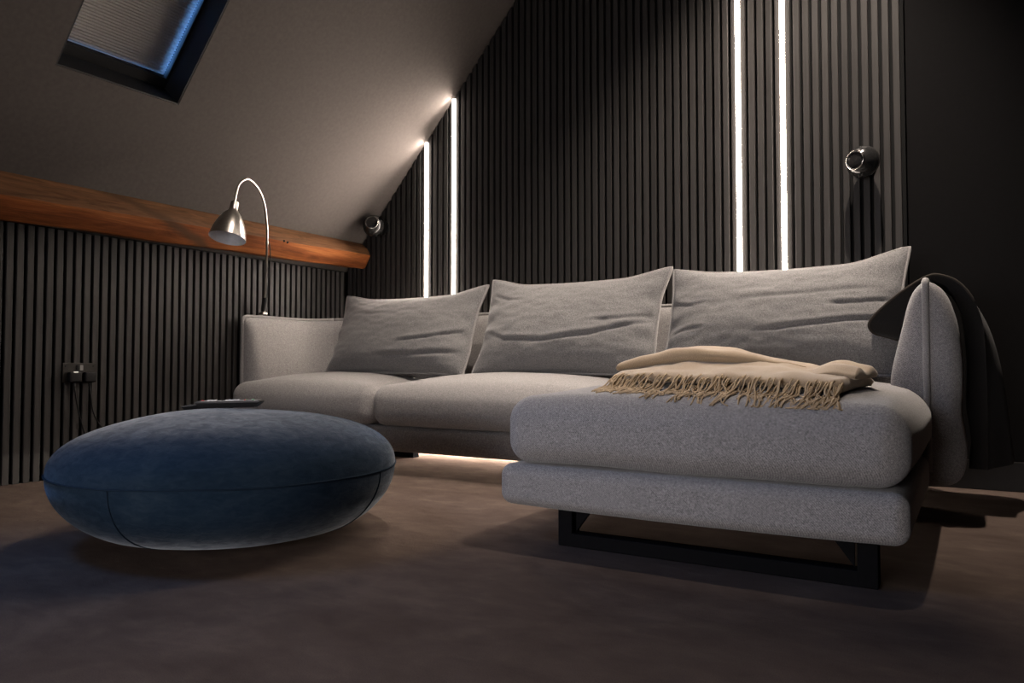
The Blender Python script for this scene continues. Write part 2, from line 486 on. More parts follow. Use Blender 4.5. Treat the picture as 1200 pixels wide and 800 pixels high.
# ------------------------------------------------------------------ slat cladding
PT = 0.040; SW = 0.0265; CH = 0.0018
def slat_mesh_back(za, zb):
    w = SW / 2
    prof = [(-w, YB + SLAT_T), (-w, YB + CH), (-w + CH, YB), (w - CH, YB), (w, YB + CH), (w, YB + SLAT_T)]
    n = len(prof); v = [(x, y, 0.0) for x, y in prof]
    for x, y in prof: v.append((x, y, za + (zb - za) * (x + w) / SW))
    f = [tuple(range(n))[::-1], tuple(range(n, 2 * n))] + [(i, (i + 1) % n, n + (i + 1) % n, n + i) for i in range(n)]
    me = bpy.data.meshes.new('slat'); me.from_pydata(v, [], f); me.materials.append(M['slat']); return me
def gapx(n): return -0.907 + PT * (n - 39)
MB().box((-3.408, YB + SLAT_T, 0.0), (gapx(56) + 0.006, YB + SLAT_T + 0.0075, 1.10)).add(
    [(-3.408, YB + SLAT_T, 1.10), (gapx(56) + 0.006, YB + SLAT_T, 1.10), (gapx(56) + 0.006, YB + SLAT_T, ZC - 0.001), (-2.72 + (ZC - 1.865) / SLOPE, YB + SLAT_T, ZC - 0.001)],
    [(0, 1, 2, 3)]).build('felt_backing', M['felt'], wall_back)
flat_me = None
for n in range(-23, 56):
    xc = gapx(n) + PT / 2
    za, zb = ceil_z(xc - SW / 2) - 0.001, ceil_z(xc + SW / 2) - 0.001
    if za > ZC - 0.01:
        if flat_me is None: flat_me = slat_mesh_back(za, zb)
        me = flat_me
    else: me = slat_mesh_back(za, zb)
    o = link(bpy.data.objects.new('slat', me)); o.location = (xc, 0, 0); o.parent = wall_back
# black end strip of the cladding
MB().box((gapx(56) - 0.004, YB - 0.004, 0.0), (gapx(56) + 0.010, YB + SLAT_T + 0.007, ZC - 0.001)).build('end_strip', M['felt'], wall_back)

w = SW / 2
prof = [(XL - SLAT_T, -w), (XL - CH, -w), (XL, -w + CH), (XL, w - CH), (XL - CH, w), (XL - SLAT_T, w)]
LT = 1.085
v = [(x, y, 0) for x, y in prof] + [(x, y, LT) for x, y in prof]
f = [tuple(range(6)), tuple(range(11, 5, -1))] + [(i, (i + 1) % 6, 6 + (i + 1) % 6, 6 + i) for i in range(6)]
lme = bpy.data.meshes.new('slat'); lme.from_pydata(v, [], f)
bm = bmesh.new(); bm.from_mesh(lme); bmesh.ops.recalc_face_normals(bm, faces=bm.faces); bm.to_mesh(lme); bm.free()
lme.materials.append(M['slat'])
MB().box((XL - SLAT_T - 0.0075, -0.9, 0.0), (XL - SLAT_T, YB + 0.02, LT + 0.02)).build('felt_backing', M['felt'], wall_left)
Y0 = 1.5167
k = -58
while Y0 + PT * k + PT / 2 < YB - 0.01:
    o = link(bpy.data.objects.new('slat', lme)); o.location = (0, Y0 + PT * k + PT / 2, 0); o.parent = wall_left; k += 1

# skirting on the plain part of the gable wall and round the room
def skirting(name, lo, hi):
    return struct(MB().box(lo, hi, 0.003).build(name, M['skirting']))
skirting('baseboard_back', (gapx(56) + 0.012, YB + 0.010, 0.0), (XR - 0.02, YB + SLAT_T + 0.007, 0.115))
skirting('baseboard_right', (XR - 0.018, YF + 0.02, 0.0), (XR, YB, 0.115))
skirting('baseboard_front', (-3.40, YF, 0.0), (XR - 0.02, YF + 0.018, 0.115))

# ------------------------------------------------------------------ timber beam at the foot of the roof slope
def beam():
    ys = [YF + 0.01 + (YB - 0.004 - YF - 0.01) * i / 170 for i in range(171)]
    v = []; f = []
    for i, y in enumerate(ys):
        d = 0.022 * (y - 1.4) / 2.1
        wv = 0.006 * math.sin(y * 2.3) + 0.004 * math.sin(y * 6.1 + 1)
        sc = math.exp(-((y - 2.16) / 0.10) ** 2)
        xe = -3.178 + wv - 0.012 * (1 if y > 3.3 else 0) * smooth01(3.3, 3.5, y)
        ze = 1.160 + d * 1.3 + 0.004 * math.sin(y * 3.7)
        xb = -3.232 + wv * 0.6; zb = 1.068 + d * 1.5 + 0.003 * math.sin(y * 8)
        xc = -3.258; zc = ceil_z(xc) - 0.001
        prof = [(-3.385, zb + 0.018), (xb - 0.012, zb), (xb, zb + 0.008), (xb + (xe - xb) * 0.5 + 0.004, zb + (ze - zb) * 0.5),
                (xe, ze - 0.006), (xe - 0.006, ze + 0.006), (xe + (xc - xe) * 0.5 + 0.006, ze + (zc - ze) * 0.5 + 0.004), (xc, zc), (-3.385, ceil_z(-3.385) - 0.001)]
        m = len(prof)
        for q, (x, z) in enumerate(prof):
            nn = mnoise.noise(Vector((x * 9, y * 3.1, z * 9))) * 0.005 if 0 < q < 7 else 0
            v.append((x + nn, y, z + (nn * 0.6 if q < 6 else 0)))
        if i:
            a = (i - 1) * m; b = i * m
            for q in range(m): f.append((a + q, a + (q + 1) % m, b + (q + 1) % m, b + q))
    f.append(tuple(range(m))); f.append(tuple(range((len(ys) - 1) * m, len(ys) * m))[::-1])
    e = empty('timber_beam', (-3.30, 1.5, 1.07), 'old orange-brown rough timber beam running above the slatted knee wall', 'beam')
    mesh('timber', v, f, M['timber'], e, True, 32)
    for (yy, zz) in ((2.80, 1.172), (2.825, 1.168)):
        MB().lathe([(0.0, 0.004), (0.006, 0.003), (0.007, 0.0)], 10, Matrix.Translation((-3.180, yy, zz)) @ Matrix.Rotation(math.radians(115), 4, 'Y')).build('nail_head', M['leg'], e)
beam()

# ------------------------------------------------------------------ LED light lines in the cladding
def led(n, label, group):
    x = gapx(n); zt = ceil_z(x) - 0.012
    e = empty('led_light_line', (x, YB, 0), label, 'led strip', 'light lines in the slatted gable wall')
    MB().box((x - 0.0062, YB - 0.001, 0.002), (x + 0.0062, YB + SLAT_T - 0.001, zt)).build('channel', M['socket'], e)
    w = 0.0105; pr = []
    for i in range(9):
        a = math.pi * i / 8; pr.append((x - w * math.cos(a), YB - 0.0005 - 0.012 * math.sin(a)))
    m = len(pr)
    v = [(a, b, 0.004) for a, b in pr] + [(a, b, zt) for a, b in pr]
    f = [tuple(range(m)), tuple(range(2 * m - 1, m - 1, -1))] + [(i, (i + 1) % m, m + (i + 1) % m, m + i) for i in range(m)]
    mesh('diffuser', v, f, M['led'], e, True, 40)
    ld = bpy.data.lights.new('led_glow', 'AREA'); ld.shape = 'RECTANGLE'; ld.size = 0.017; ld.size_y = zt - 0.02
    ld.energy = LED_W_PER_M[0 if n < 10 else 1] * ld.size_y; ld.color = LED_COLOR[:3]; ld.spread = math.radians(150)
    lo = link(bpy.data.objects.new('led_glow', ld)); lo.location = (x, YB - 0.0150, zt / 2 + 0.004); lo.rotation_euler = (-math.pi / 2, 0, 0)
    put_parent(lo, e)
led(-7, 'short glowing white light line meeting the roof slope lowest, nearest the timber beam', None)
led(-2, 'glowing white light line meeting the roof slope, second from the timber beam', None)
led(39, 'tall glowing white light line above the large cushion, farther from the wall speaker beside it', None)
led(44, 'tall glowing white light line above the large cushion, nearer the wall speaker beside it', None)

# ------------------------------------------------------------------ recessed downlight
def downlight(pos, aim, watts, cone, blend, label):
    x, y, z = pos
    e = empty('downlight', (x, y, ZC), label, 'downlight', 'recessed ceiling downlights')
    MB().lathe([(0.030, -0.001), (0.030, -0.006), (0.044, -0.004), (0.045, 0.0)], 32, Matrix.Translation((x, y, ZC)), cap=False).build('bezel', M['socket'], e, True, 40)
    MB().lathe([(0.0, -0.0012), (0.029, -0.0012)], 32, Matrix.Translation((x, y, ZC))).build('lens', M['bulb'], e)
    ld = bpy.data.lights.new('downlight_beam', 'SPOT'); ld.energy = watts; ld.color = (1.0, 0.86, 0.74)
    ld.spot_size = math.radians(cone); ld.spot_blend = blend; ld.shadow_soft_size = 0.022
    o = link(bpy.data.objects.new('downlight_beam', ld)); o.location = (x, y, ZC - 0.015)
    o.rotation_euler = (Vector(aim) - Vector(pos)).to_track_quat('-Z', 'Y').to_euler()
    put_parent(o, e)
for d in DOWNLIGHTS: downlight(*d)

# ================================================================== SOFA
sofa = empty('corner_sofa', (-1.75, 2.9, 0), 'long grey woven fabric corner sofa with chaise on a black sled leg', 'sofa')

def seat_cushion(name, lo, hi, crown, r, parent, mat, seed=0, n=(22, 18, 4), sag=0.0):
    v, f = rbox_data(lo, hi, r, 5, n)
    out = []
    for p in v:
        sx = (p.x - lo[0]) / (hi[0] - lo[0]) * 2 - 1; sy = (p.y - lo[1]) / (hi[1] - lo[1]) * 2 - 1
        tz = (p.z - lo[2]) / (hi[2] - lo[2])
        c = (1 - abs(sx) ** 2.6) * (1 - abs(sy) ** 2.6)
        q = p.copy()
        q.z += crown * c * smooth01(0.35, 1.0, tz)
        bul = math.sin(math.pi * min(1, max(0, tz)))
        q.x += 0.010 * bul * sx * (1 - abs(sy) ** 4); q.y += 0.014 * bul * sy * (1 - abs(sx) ** 4)
        q.z += 0.004 * mnoise.noise(Vector((p.x * 4 + seed, p.y * 4, p.z * 4)))
        out.append(q)
    return mesh(name, out, f, mat, parent, True)

CL, CR, CF = -1.140, -0.116, 1.795
sofa_base = mesh('base', *rbox_data((-3.345, 2.635, 0.098), (CL + 0.01, 3.40, 0.214), 0.022, 3, (14, 6, 2)), M['sofa'], sofa, True)
def chaise_base():
    v, f = rbox_data((CL - 0.012, CF, 0.098), (CR, 3.40, 0.213), 0.034, 5, (12, 16, 2))
    out = []
    for p in v:
        sx = (p.x - CL) / (CR - CL) * 2 - 1
        q = p.copy()
        if p.y < CF + 0.2: q.y -= 0.010 * (1 - sx * sx)
        q.z -= 0.004 * (1 - sx * sx) * (1 if p.z < 0.15 else 0)
        out.append(q)
    mesh('chaise_base', out, f, M['sofa'], sofa, True)
chaise_base()
seat_cushion('seat_cushion', (-3.352, 2.590, 0.216), (-2.366, 3.26, 0.400), 0.060, 0.062, sofa, M['sofa'], 1)
seat_cushion('seat_cushion', (-2.360, 2.585, 0.216), (CL - 0.004, 3.26, 0.398), 0.062, 0.062, sofa, M['sofa'], 5)
CH_LO, CH_HI, CH_CR = (CL + 0.004, CF, 0.214), (CR, 3.26, 0.400), 0.062
seat_cushion('chaise_cushion', CH_LO, CH_HI, CH_CR, 0.066, sofa, M['sofa'], 9, (22, 26, 4))
def chaise_z(x, y):
    sx = (x - CH_LO[0]) / (CH_HI[0] - CH_LO[0]) * 2 - 1; sy = (y - CH_LO[1]) / (CH_HI[1] - CH_LO[1]) * 2 - 1
    c = max(0, 1 - abs(sx) ** 2.6) * max(0, 1 - abs(sy) ** 2.6)
    z = CH_HI[2] + CH_CR * c
    d = y - CH_LO[1]; r = 0.066
    if d < r: z -= r - math.sqrt(max(0, r * r - (r - d) ** 2))
    return z

# arms and back: one upholstered shell swept round the back of the seat
PROF = [(-0.030, 0.215), (-0.085, 0.25), (-0.102, 0.33), (-0.105, 0.44), (-0.094, 0.51), (-0.070, 0.61), (-0.054, 0.68), (-0.038, 0.722), (-0.018, 0.748), (0.0, 0.756),
        (0.022, 0.750), (0.046, 0.728), (0.066, 0.690), (0.084, 0.62), (0.095, 0.50), (0.093, 0.40), (0.089, 0.34), (0.098, 0.27), (0.103, 0.21), (0.092, 0.15), (0.060, 0.118), (0.0, 0.110), (-0.03, 0.118)]
PC = catmull([Vector((a, 0, b)) for a, b in PROF] + [Vector((PROF[0][0], 0, PROF[0][1]))], 3)[:-1]
XA, XB, YBK, RC = -3.338, -0.118, 3.335, 0.30
YA = 2.715
def shell_path():
    P = []
    n = 7
    for i in range(n): P.append((Vector((XA, YA + (YBK - RC - YA) * i / n, 0)), Vector((1, 0, 0))))
    for i in range(11):
        a = math.pi - i / 10 * math.pi / 2
        P.append((Vector((XA + RC + RC * math.cos(a), YBK - RC + RC * math.sin(a), 0)), Vector((-math.cos(a), -math.sin(a), 0))))
    for i in range(1, 30): P.append((Vector((XA + RC + (XB - XA - 2 * RC) * i / 30, YBK, 0)), Vector((0, -1, 0))))
    for i in range(11):
        a = math.pi / 2 - i / 10 * math.pi / 2
        P.append((Vector((XB - RC + RC * math.cos(a), YBK - RC + RC * math.sin(a), 0)), Vector((-math.cos(a), -math.sin(a), 0))))
    for i in range(1, n + 1): P.append((Vector((XB, YBK - RC + (YA - YBK + RC) * i / n, 0)), Vector((1, 0, 0)) * -1))
    return P
PATH = shell_path()
def shell_ring(pos, inn, tsc=1.0, zoff=0.0, zs=1.0):
    R = []
    for q in PC:
        t, z = q.x, q.z
        zz = 0.43 + (z - 0.43) * zs + zoff
        k = tsc
        # the outside is slimmer along the knee wall and behind the back
        if t > 0:
            left = smooth01(-2.9, -3.3, pos.x); back = smooth01(3.1, 3.3, pos.y)
            k *= (1 - 0.70 * left) * (1 - 0.25 * back)
        top = 0.008 * smooth01(0.55, 0.76, z) * smooth01(3.1, 3.3, pos.y)
        R.append(pos - inn * (t * k) + Vector((0, 0, zz + top)))
    return R
def shell_part(name, rings, cap0, cap1):
    m = len(PC); v = []; f = []
    for i, R in enumerate(rings):
        v += R
        if i:
            a = (i - 1) * m; b = i * m
            for q in range(m): f.append((a + q, a + (q + 1) % m, b + (q + 1) % m, b + q))
    f.append(tuple(range(m))); f.append(tuple(range((len(rings) - 1) * m, len(rings) * m))[::-1])
    return mesh(name, v, f, M['sofa'], sofa, True, 60)
ENDR = 0.052
def end_rings(pos, inn):
    out = []
    for i in range(1, 9):
        a = i / 8 * math.pi / 2
        out.append(shell_ring(pos + Vector((0, -ENDR * math.sin(a), 0)), inn, max(0.05, math.cos(a) ** 0.62), 0, 1 - 0.05 * (1 - math.cos(a))))
    return out
NP = len(PATH)
cut0, cut1 = 12, NP - 13
rings = [shell_ring(*PATH[i]) for i in range(NP)]
armL = shell_part('armrest', end_rings(*PATH[0])[::-1] + rings[:cut0 + 1], 1, 1)
backr = shell_part('backrest', rings[cut0:cut1 + 1], 1, 1)
armR = shell_part('armrest', rings[cut1:] + end_rings(*PATH[-1]), 1, 1)
def ridge(i): 
    p = PATH[i][0]; return p + Vector((0, 0, 0.760 + 0.008 * smooth01(3.1, 3.3, p.y)))
def piping(part, idxs, end=None, front=False):
    pts = [ridge(i) for i in idxs]
    if end is not None:
        pos, inn = PATH[end]
        dn = []
        for i in range(1, 8):
            a = i / 7 * math.pi / 2
            dn.append(Vector((pos.x, pos.y - ENDR * math.sin(a) - 0.001, 0.43 + 0.328 * (1 - 0.05 * (1 - math.cos(a))) + 0.002)))
        zt = dn[-1].z
        for i in range(1, 20): dn.append(Vector((pos.x, pos.y - ENDR - 0.001, zt - (zt - 0.16) * i / 19)))
        pts = (dn[::-1] + pts) if front else (pts + dn)
    MB().tube(catmull(pts, 2), 0.0105, 8).build('piping', M['piping'], part, True)
piping(armL, range(0, cut0 + 1), 0, True)
piping(backr, range(cut0, cut1 + 1))
piping(armR, range(cut1, NP), NP - 1)

# sled legs of flat black bar
def sled(name, x0, x1, y, yd=0.05, bw=0.042):
    e = MB()
    e.box((x0, y, 0.0), (x0 + bw, y + yd, 0.104), 0.003)
    e.box((x1 - bw, y, 0.0), (x1, y + yd, 0.104), 0.003)
    e.box((x0 + bw - 0.004, y, 0.0), (x1 - bw + 0.004, y + yd, 0.036), 0.003)
    return e.build(name, M['leg'], sofa)
lg = sled('leg', -0.968, -0.180, 1.815)
for xx in (-0.920, -0.229):
    sgn = 1 if xx < -0.5 else -1
    MB().add([(xx, 1.830, 0.100), (xx + sgn * 0.045, 1.830, 0.100), (xx, 1.830, 0.040), (xx, 1.842, 0.100), (xx + sgn * 0.045, 1.842, 0.100), (xx, 1.842, 0.040)],
           [(0, 1, 2), (3, 5, 4), (0, 3, 4, 1), (1, 4, 5, 2), (2, 5, 3, 0)]).build('bracket', M['leg'], lg)
sled('leg', -0.968, -0.180, 2.95)
sled('leg', -3.10, -2.55, 2.80)
sled('leg', -3.10, -2.55, 3.14)

# unseen fill strip added under the back of the base to light the carpet
ust = MB().box((-3.20, 3.362, 0.089), (-0.70, 3.378, 0.0975)).build('under_fill_strip', M['under_fill'], sofa)
ld = bpy.data.lights.new('under_fill_light', 'AREA'); ld.shape = 'RECTANGLE'; ld.size = 2.50; ld.size_y = 0.014; ld.energy = UNDER_FILL_W_PER_M * 2.50; ld.color = LED_COLOR[:3]
lo = link(bpy.data.objects.new('under_fill_light', ld)); lo.location = (-1.95, 3.355, 0.085); lo.rotation_euler = (math.radians(-62), 0, 0); put_parent(lo, sofa)

# ------------------------------------------------------------------ loose back cushions
def back_cushion(xc, w, z0, h, yb, yt, thick, label, creases, seed, corners, dip=0.02, rz=0.0):
    """pillow leaning back: width w on x, height h; (s,t) in -1..1"""
    e = empty('back_cushion', (xc, yb, z0), label, 'cushion', 'loose back cushions on the sofa')
    NS, NT_ = 104, 72
    up = Vector((0, yt - yb, h)).normalized(); L = math.sqrt((yt - yb) ** 2 + h * h)
    nrm = Vector((0, -up.z, up.y))
    c0 = Vector((xc, yb, z0))
    rot = Matrix.Rotation(rz, 3, 'Z')
    def outline(s, t):
        # sagging edges between peaked corners
        x = s * w / 2 * (1 - 0.030 * (1 - t * t)) ; y = (t + 1) / 2 * L
        y -= dip * (1 - s * s) * smooth01(-0.2, 1, t)
        y += 0.006 * (1 - s * s) * smooth01(0.2, -1, t)
        for (cs, ct, dx, dy) in corners:
            k = smooth01(0.55, 1.0, s * cs) * smooth01(0.45, 1.0, t * ct); x += dx * k; y += dy * k
        return x, y
    def thickness(s, t):
        a = max(0, 1 - abs(s) ** 2.4) ** 0.62; b = max(0, 1 - abs(t) ** 2.2) ** 0.60
        low = 1.12 - 0.25 * t
        return thick / 2 * a * b * low + 0.004
    def crease(s, t):
        d = 0
        for (pts, depth, wd) in creases:
            best = 9
            for i in range(len(pts) - 1):
                a = Vector(pts[i]); b = Vector(pts[i + 1]); ab = b - a
                u = min(1, max(0, (Vector((s, t)) - a).dot(ab) / max(1e-9, ab.dot(ab))))
                q = a + ab * u; dv = Vector((s, t)) - q
                best_i = math.hypot(dv.x * w / h * 0.6, dv.y); tt = (i + u) / (len(pts) - 1)
                if best_i < best: best = best_i; bt = tt; side = dv.y
            fade = min(1, 4 * bt + 0.25) * min(1, 4 * (1 - bt) + 0.25)
            d -= 0.75 * depth * fade * math.exp(-(best / (wd * 0.55)) ** 2)
            if side > 0: d += depth * 0.4 * fade * math.exp(-((best - wd * 1.3) / (wd * 1.0)) ** 2)
        return d
    V = []; F = []
    for side in (1, -1):
        b0 = len(V)
        for j in range(NT_ + 1):
            for i in range(NS + 1):
                s = -math.cos(math.pi * i / NS) * 0.35 + (i / NS * 2 - 1) * 0.65; t = -math.cos(math.pi * j / NT_) * 0.35 + (j / NT_ * 2 - 1) * 0.65
                x, y = outline(s, t); th = thickness(s, t)
                k = min(1, (1 - s * s) * 5) * min(1, (1 - t * t) * 5)
                if side == 1:
                    th += crease(s, t) * k
                    th += k * 0.006 * mnoise.noise(Vector((s * 3 + seed, t * 2.5, seed * 1.7))) + k * 0.003 * mnoise.noise(Vector((s * 8 + seed, t * 9, 2)))
                    # short puckers at the side seams
                    pk = (math.exp(-((1 - abs(s)) / 0.16) ** 2)) * min(1, (1 - s * s) * 12)
                    th += pk * 0.006 * math.sin(t * 15 + seed) * (1 - t * t)
                off = rot @ (Vector((x, 0, 0)) + up * y - c0 * 0 + nrm * (th * side))
                V.append(c0 + off)
        for j in range(NT_):
            for i in range(NS):
                a = b0 + j * (NS + 1) + i; q = (a, a + 1, a + NS + 2, a + NS + 1); F.append(q if side == 1 else q[::-1])
    o = mesh('cover', V, F, M['cushion'], e, True)
    # flanged seam round the edge
    ed = []
    for i in range(0, NS): ed.append((-1 + 2 * i / NS, -1))
    for j in range(0, NT_): ed.append((1, -1 + 2 * j / NT_))
    for i in range(0, NS): ed.append((1 - 2 * i / NS, 1))
    for j in range(0, NT_): ed.append((-1, 1 - 2 * j / NT_))
    pts = []
    for (s, t) in ed + ed[:1]:
        x, y = outline(s * 1.006, t * 1.008); pts.append(c0 + rot @ (Vector((x, 0, 0)) + up * y))
    MB().tube(pts, 0.0062, 7, False).build('piping', M['piping'], o, True)
    return e

back_cushion(-2.558, 0.925, 0.452, 0.415, 2.985, 3.135, 0.20, 'grey fabric back cushion in the corner by the timber beam, beside the short arm',
    [([(0.15, -0.38), (0.55, -0.28), (0.98, -0.05)], 0.014, 0.05), ([(-0.2, -0.72), (0.4, -0.68), (0.95, -0.55)], 0.012, 0.07), ([(-0.9, 0.6), (-0.5, 0.45), (0.0, 0.42)], 0.004, 0.10)], 1.3,
    [(-1, 1, -0.012, 0.020), (1, 1, 0.020, 0.030), (-1, -1, -0.02, 0.01), (1, -1, -0.02, -0.01)], 0.020)
back_cushion(-1.588, 0.900, 0.452, 0.440, 2.985, 3.145, 0.21, 'grey fabric back cushion with a long smile-shaped crease, between the other two back cushions',
    [([(-0.92, -0.18), (-0.6, -0.42), (-0.1, -0.48), (0.4, -0.36), (0.75, -0.16), (0.98, -0.02)], 0.014, 0.055), ([(0.35, -0.10), (0.7, -0.02), (0.98, 0.10)], 0.009, 0.05), ([(-0.95, 0.68), (-0.7, 0.55), (-0.5, 0.52)], 0.008, 0.05)], 4.1,
    [(-1, 1, -0.006, 0.028), (1, 1, 0.022, 0.030), (-1, -1, -0.02, 0.0), (1, -1, -0.02, 0.0)], 0.018)
back_cushion(-0.650, 0.895, 0.455, 0.440, 2.985, 3.150, 0.21, 'grey fabric back cushion under the tall light lines, behind the beige throw',
    [([(-0.1, -0.42), (0.4, -0.30), (0.95, -0.12)], 0.014, 0.05), ([(-0.4, 0.22), (0.2, 0.28), (0.95, 0.42)], 0.007, 0.08), ([(0.45, 0.05), (0.7, 0.1), (0.98, 0.22)], 0.010, 0.05), ([(-0.98, 0.3), (-0.8, 0.2), (-0.6, 0.22)], 0.008, 0.04), ([(-0.98, -0.35), (-0.8, -0.28), (-0.6, -0.3)], 0.008, 0.04)], 7.7,
    [(-1, 1, -0.004, 0.012), (1, 1, 0.012, 0.040), (-1, -1, -0.01, 0.0), (1, -1, -0.02, 0.0)], 0.024)

# ------------------------------------------------------------------ beige fringed throw on the chaise
def beige_throw():
    e = empty('fringed_throw', (-0.6, 2.15, 0.455), 'folded beige wool throw with a long fringe lying on the chaise seat', 'throw')
    FR = catmull([Vector(p) for p in ((-0.905, 2.03, 0), (-0.78, 1.985, 0), (-0.62, 1.955, 0), (-0.45, 1.94, 0), (-0.33, 1.925, 0), (-0.262, 1.930, 0))], 10)
    BK = catmull([Vector(p) for p in ((-1.010, 2.44, 0), (-0.86, 2.50, 0), (-0.70, 2.50, 0), (-0.52, 2.46, 0), (-0.36, 2.38, 0), (-0.222, 2.24, 0))], 10)
    N = len(FR); Mj = 26
    def layer(name, f0, f1, u0, u1, base, th, bump, seed, hfun):
        V = []; F = []
        for side in (1, -1):
            b0 = len(V)
            for j in range(Mj + 1):
                t = j / Mj
                for i in range(N):
                    u = i / (N - 1); uu = u0 + (u1 - u0) * u
                    k = uu * (N - 1); i0 = min(N - 2, int(k)); fr = FR[i0].lerp(FR[i0 + 1], k - i0); bk = BK[i0].lerp(BK[i0 + 1], k - i0)
                    tt = f0(u) + (f1(u) - f0(u)) * t
                    p = fr.lerp(bk, tt)
                    ed = min(1, min(t, 1 - t) * 7, min(u, 1 - u) * 16); ed = math.sqrt(max(0, 1 - (1 - ed) ** 2))
                    z0 = chaise_z(p.x, p.y) + base(u, t)
                    h = th * hfun(u, t)
                    nz = bump * mnoise.noise(Vector((p.x * 7 + seed, p.y * 9, seed))) + bump * 0.5 * mnoise.noise(Vector((p.x * 19 + seed, p.y * 16, 1)))
                    z = z0 + (h * (0.5 + 0.5 * ed * side) if side == 1 else h * (0.5 - 0.5 * ed)) + (nz * ed if side == 1 else 0)
                    V.append((p.x, p.y, z))
            for j in range(Mj):
                for i in range(N - 1):
                    a = b0 + j * N + i; q = (a, a + 1, a + N + 1, a + N); F.append(q if side == 1 else q[::-1])
        return weld(mesh(name, V, F, M['throw'], e, True))
    layer('folded_body', lambda u: 0, lambda u: 1 - 0.0 * u, 0, 1, lambda u, t: 0.002, 0.046, 0.010, 3,
          lambda u, t: 0.75 + 0.35 * math.exp(-((u - 0.35) / 0.3) ** 2) * smooth01(0.1, 0.7, t) + 0.22 * smooth01(0.8, 0.97, u) * (0.5 + 0.5 * math.cos(t * 9)))
    layer('top_fold', lambda u: 0.16 + 0.40 * u ** 0.7 + 0.02 * math.sin(u * 9), lambda u: 1.0 - 0.25 * u ** 2, 0.0, 0.74,
          lambda u, t: 0.030 + 0.012 * math.exp(-((u - 0.45) / 0.3) ** 2), 0.040, 0.007, 11,
          lambda u, t: (0.75 + 0.45 * math.exp(-((u - 0.45) / 0.25) ** 2)) * (1 - 0.62 * smooth01(0.6, 1, u)))
    # wedge of folded corners at the narrow end
    layer('corner_fold', lambda u: 0.25, lambda u: 0.95, 0.66, 1.035, lambda u, t: 0.012 + 0.020 * smooth01(0.0, 0.6, u), 0.028, 0.005, 23, lambda u, t: (0.12 + 0.88 * smooth01(0.0, 0.7, u)) * (0.7 + 0.5 * math.sin(t * 6) ** 2))
    # fringe
    random.seed(21)
    mb = MB()
    for q in range(190):
        u = random.random(); k = u * (N - 1); i0 = min(N - 2, int(k)); r = FR[i0].lerp(FR[i0 + 1], k - i0)
        lvl = random.random()
        x = r.x; y = r.y + 0.012; z = chaise_z(x, y) + 0.006 + 0.030 * lvl
        ln = random.uniform(0.085, 0.135)
        pts = [Vector((x, y, z))]
        drift = random.uniform(-0.035, 0.03); amp = random.uniform(0.006, 0.022); ph = random.uniform(0, 6.28); fq = random.uniform(4, 8)
        y = r.y
        for m in range(1, 9):
            t = m / 8
            px = x + drift * t * t + amp * math.sin(ph + fq * t) * t
            py = max(1.818, y - 0.004 - ln * t)
            surf = chaise_z(px, py) + 0.0025
            hang = z - 0.075 * t ** 1.1 + 0.004 * math.sin(t * 7 + ph)
            pts.append(Vector((px, py + (0.006 * math.cos(ph + 5 * t)), max(surf + 0.004 * lvl * (1 - t), hang))))
        mb.tube(catmull(pts, 2), random.uniform(0.0017, 0.0027), 5)
    fr = mb.build('fringe', M['fringe'], e, True); fr['kind'] = 'stuff'
beige_throw()

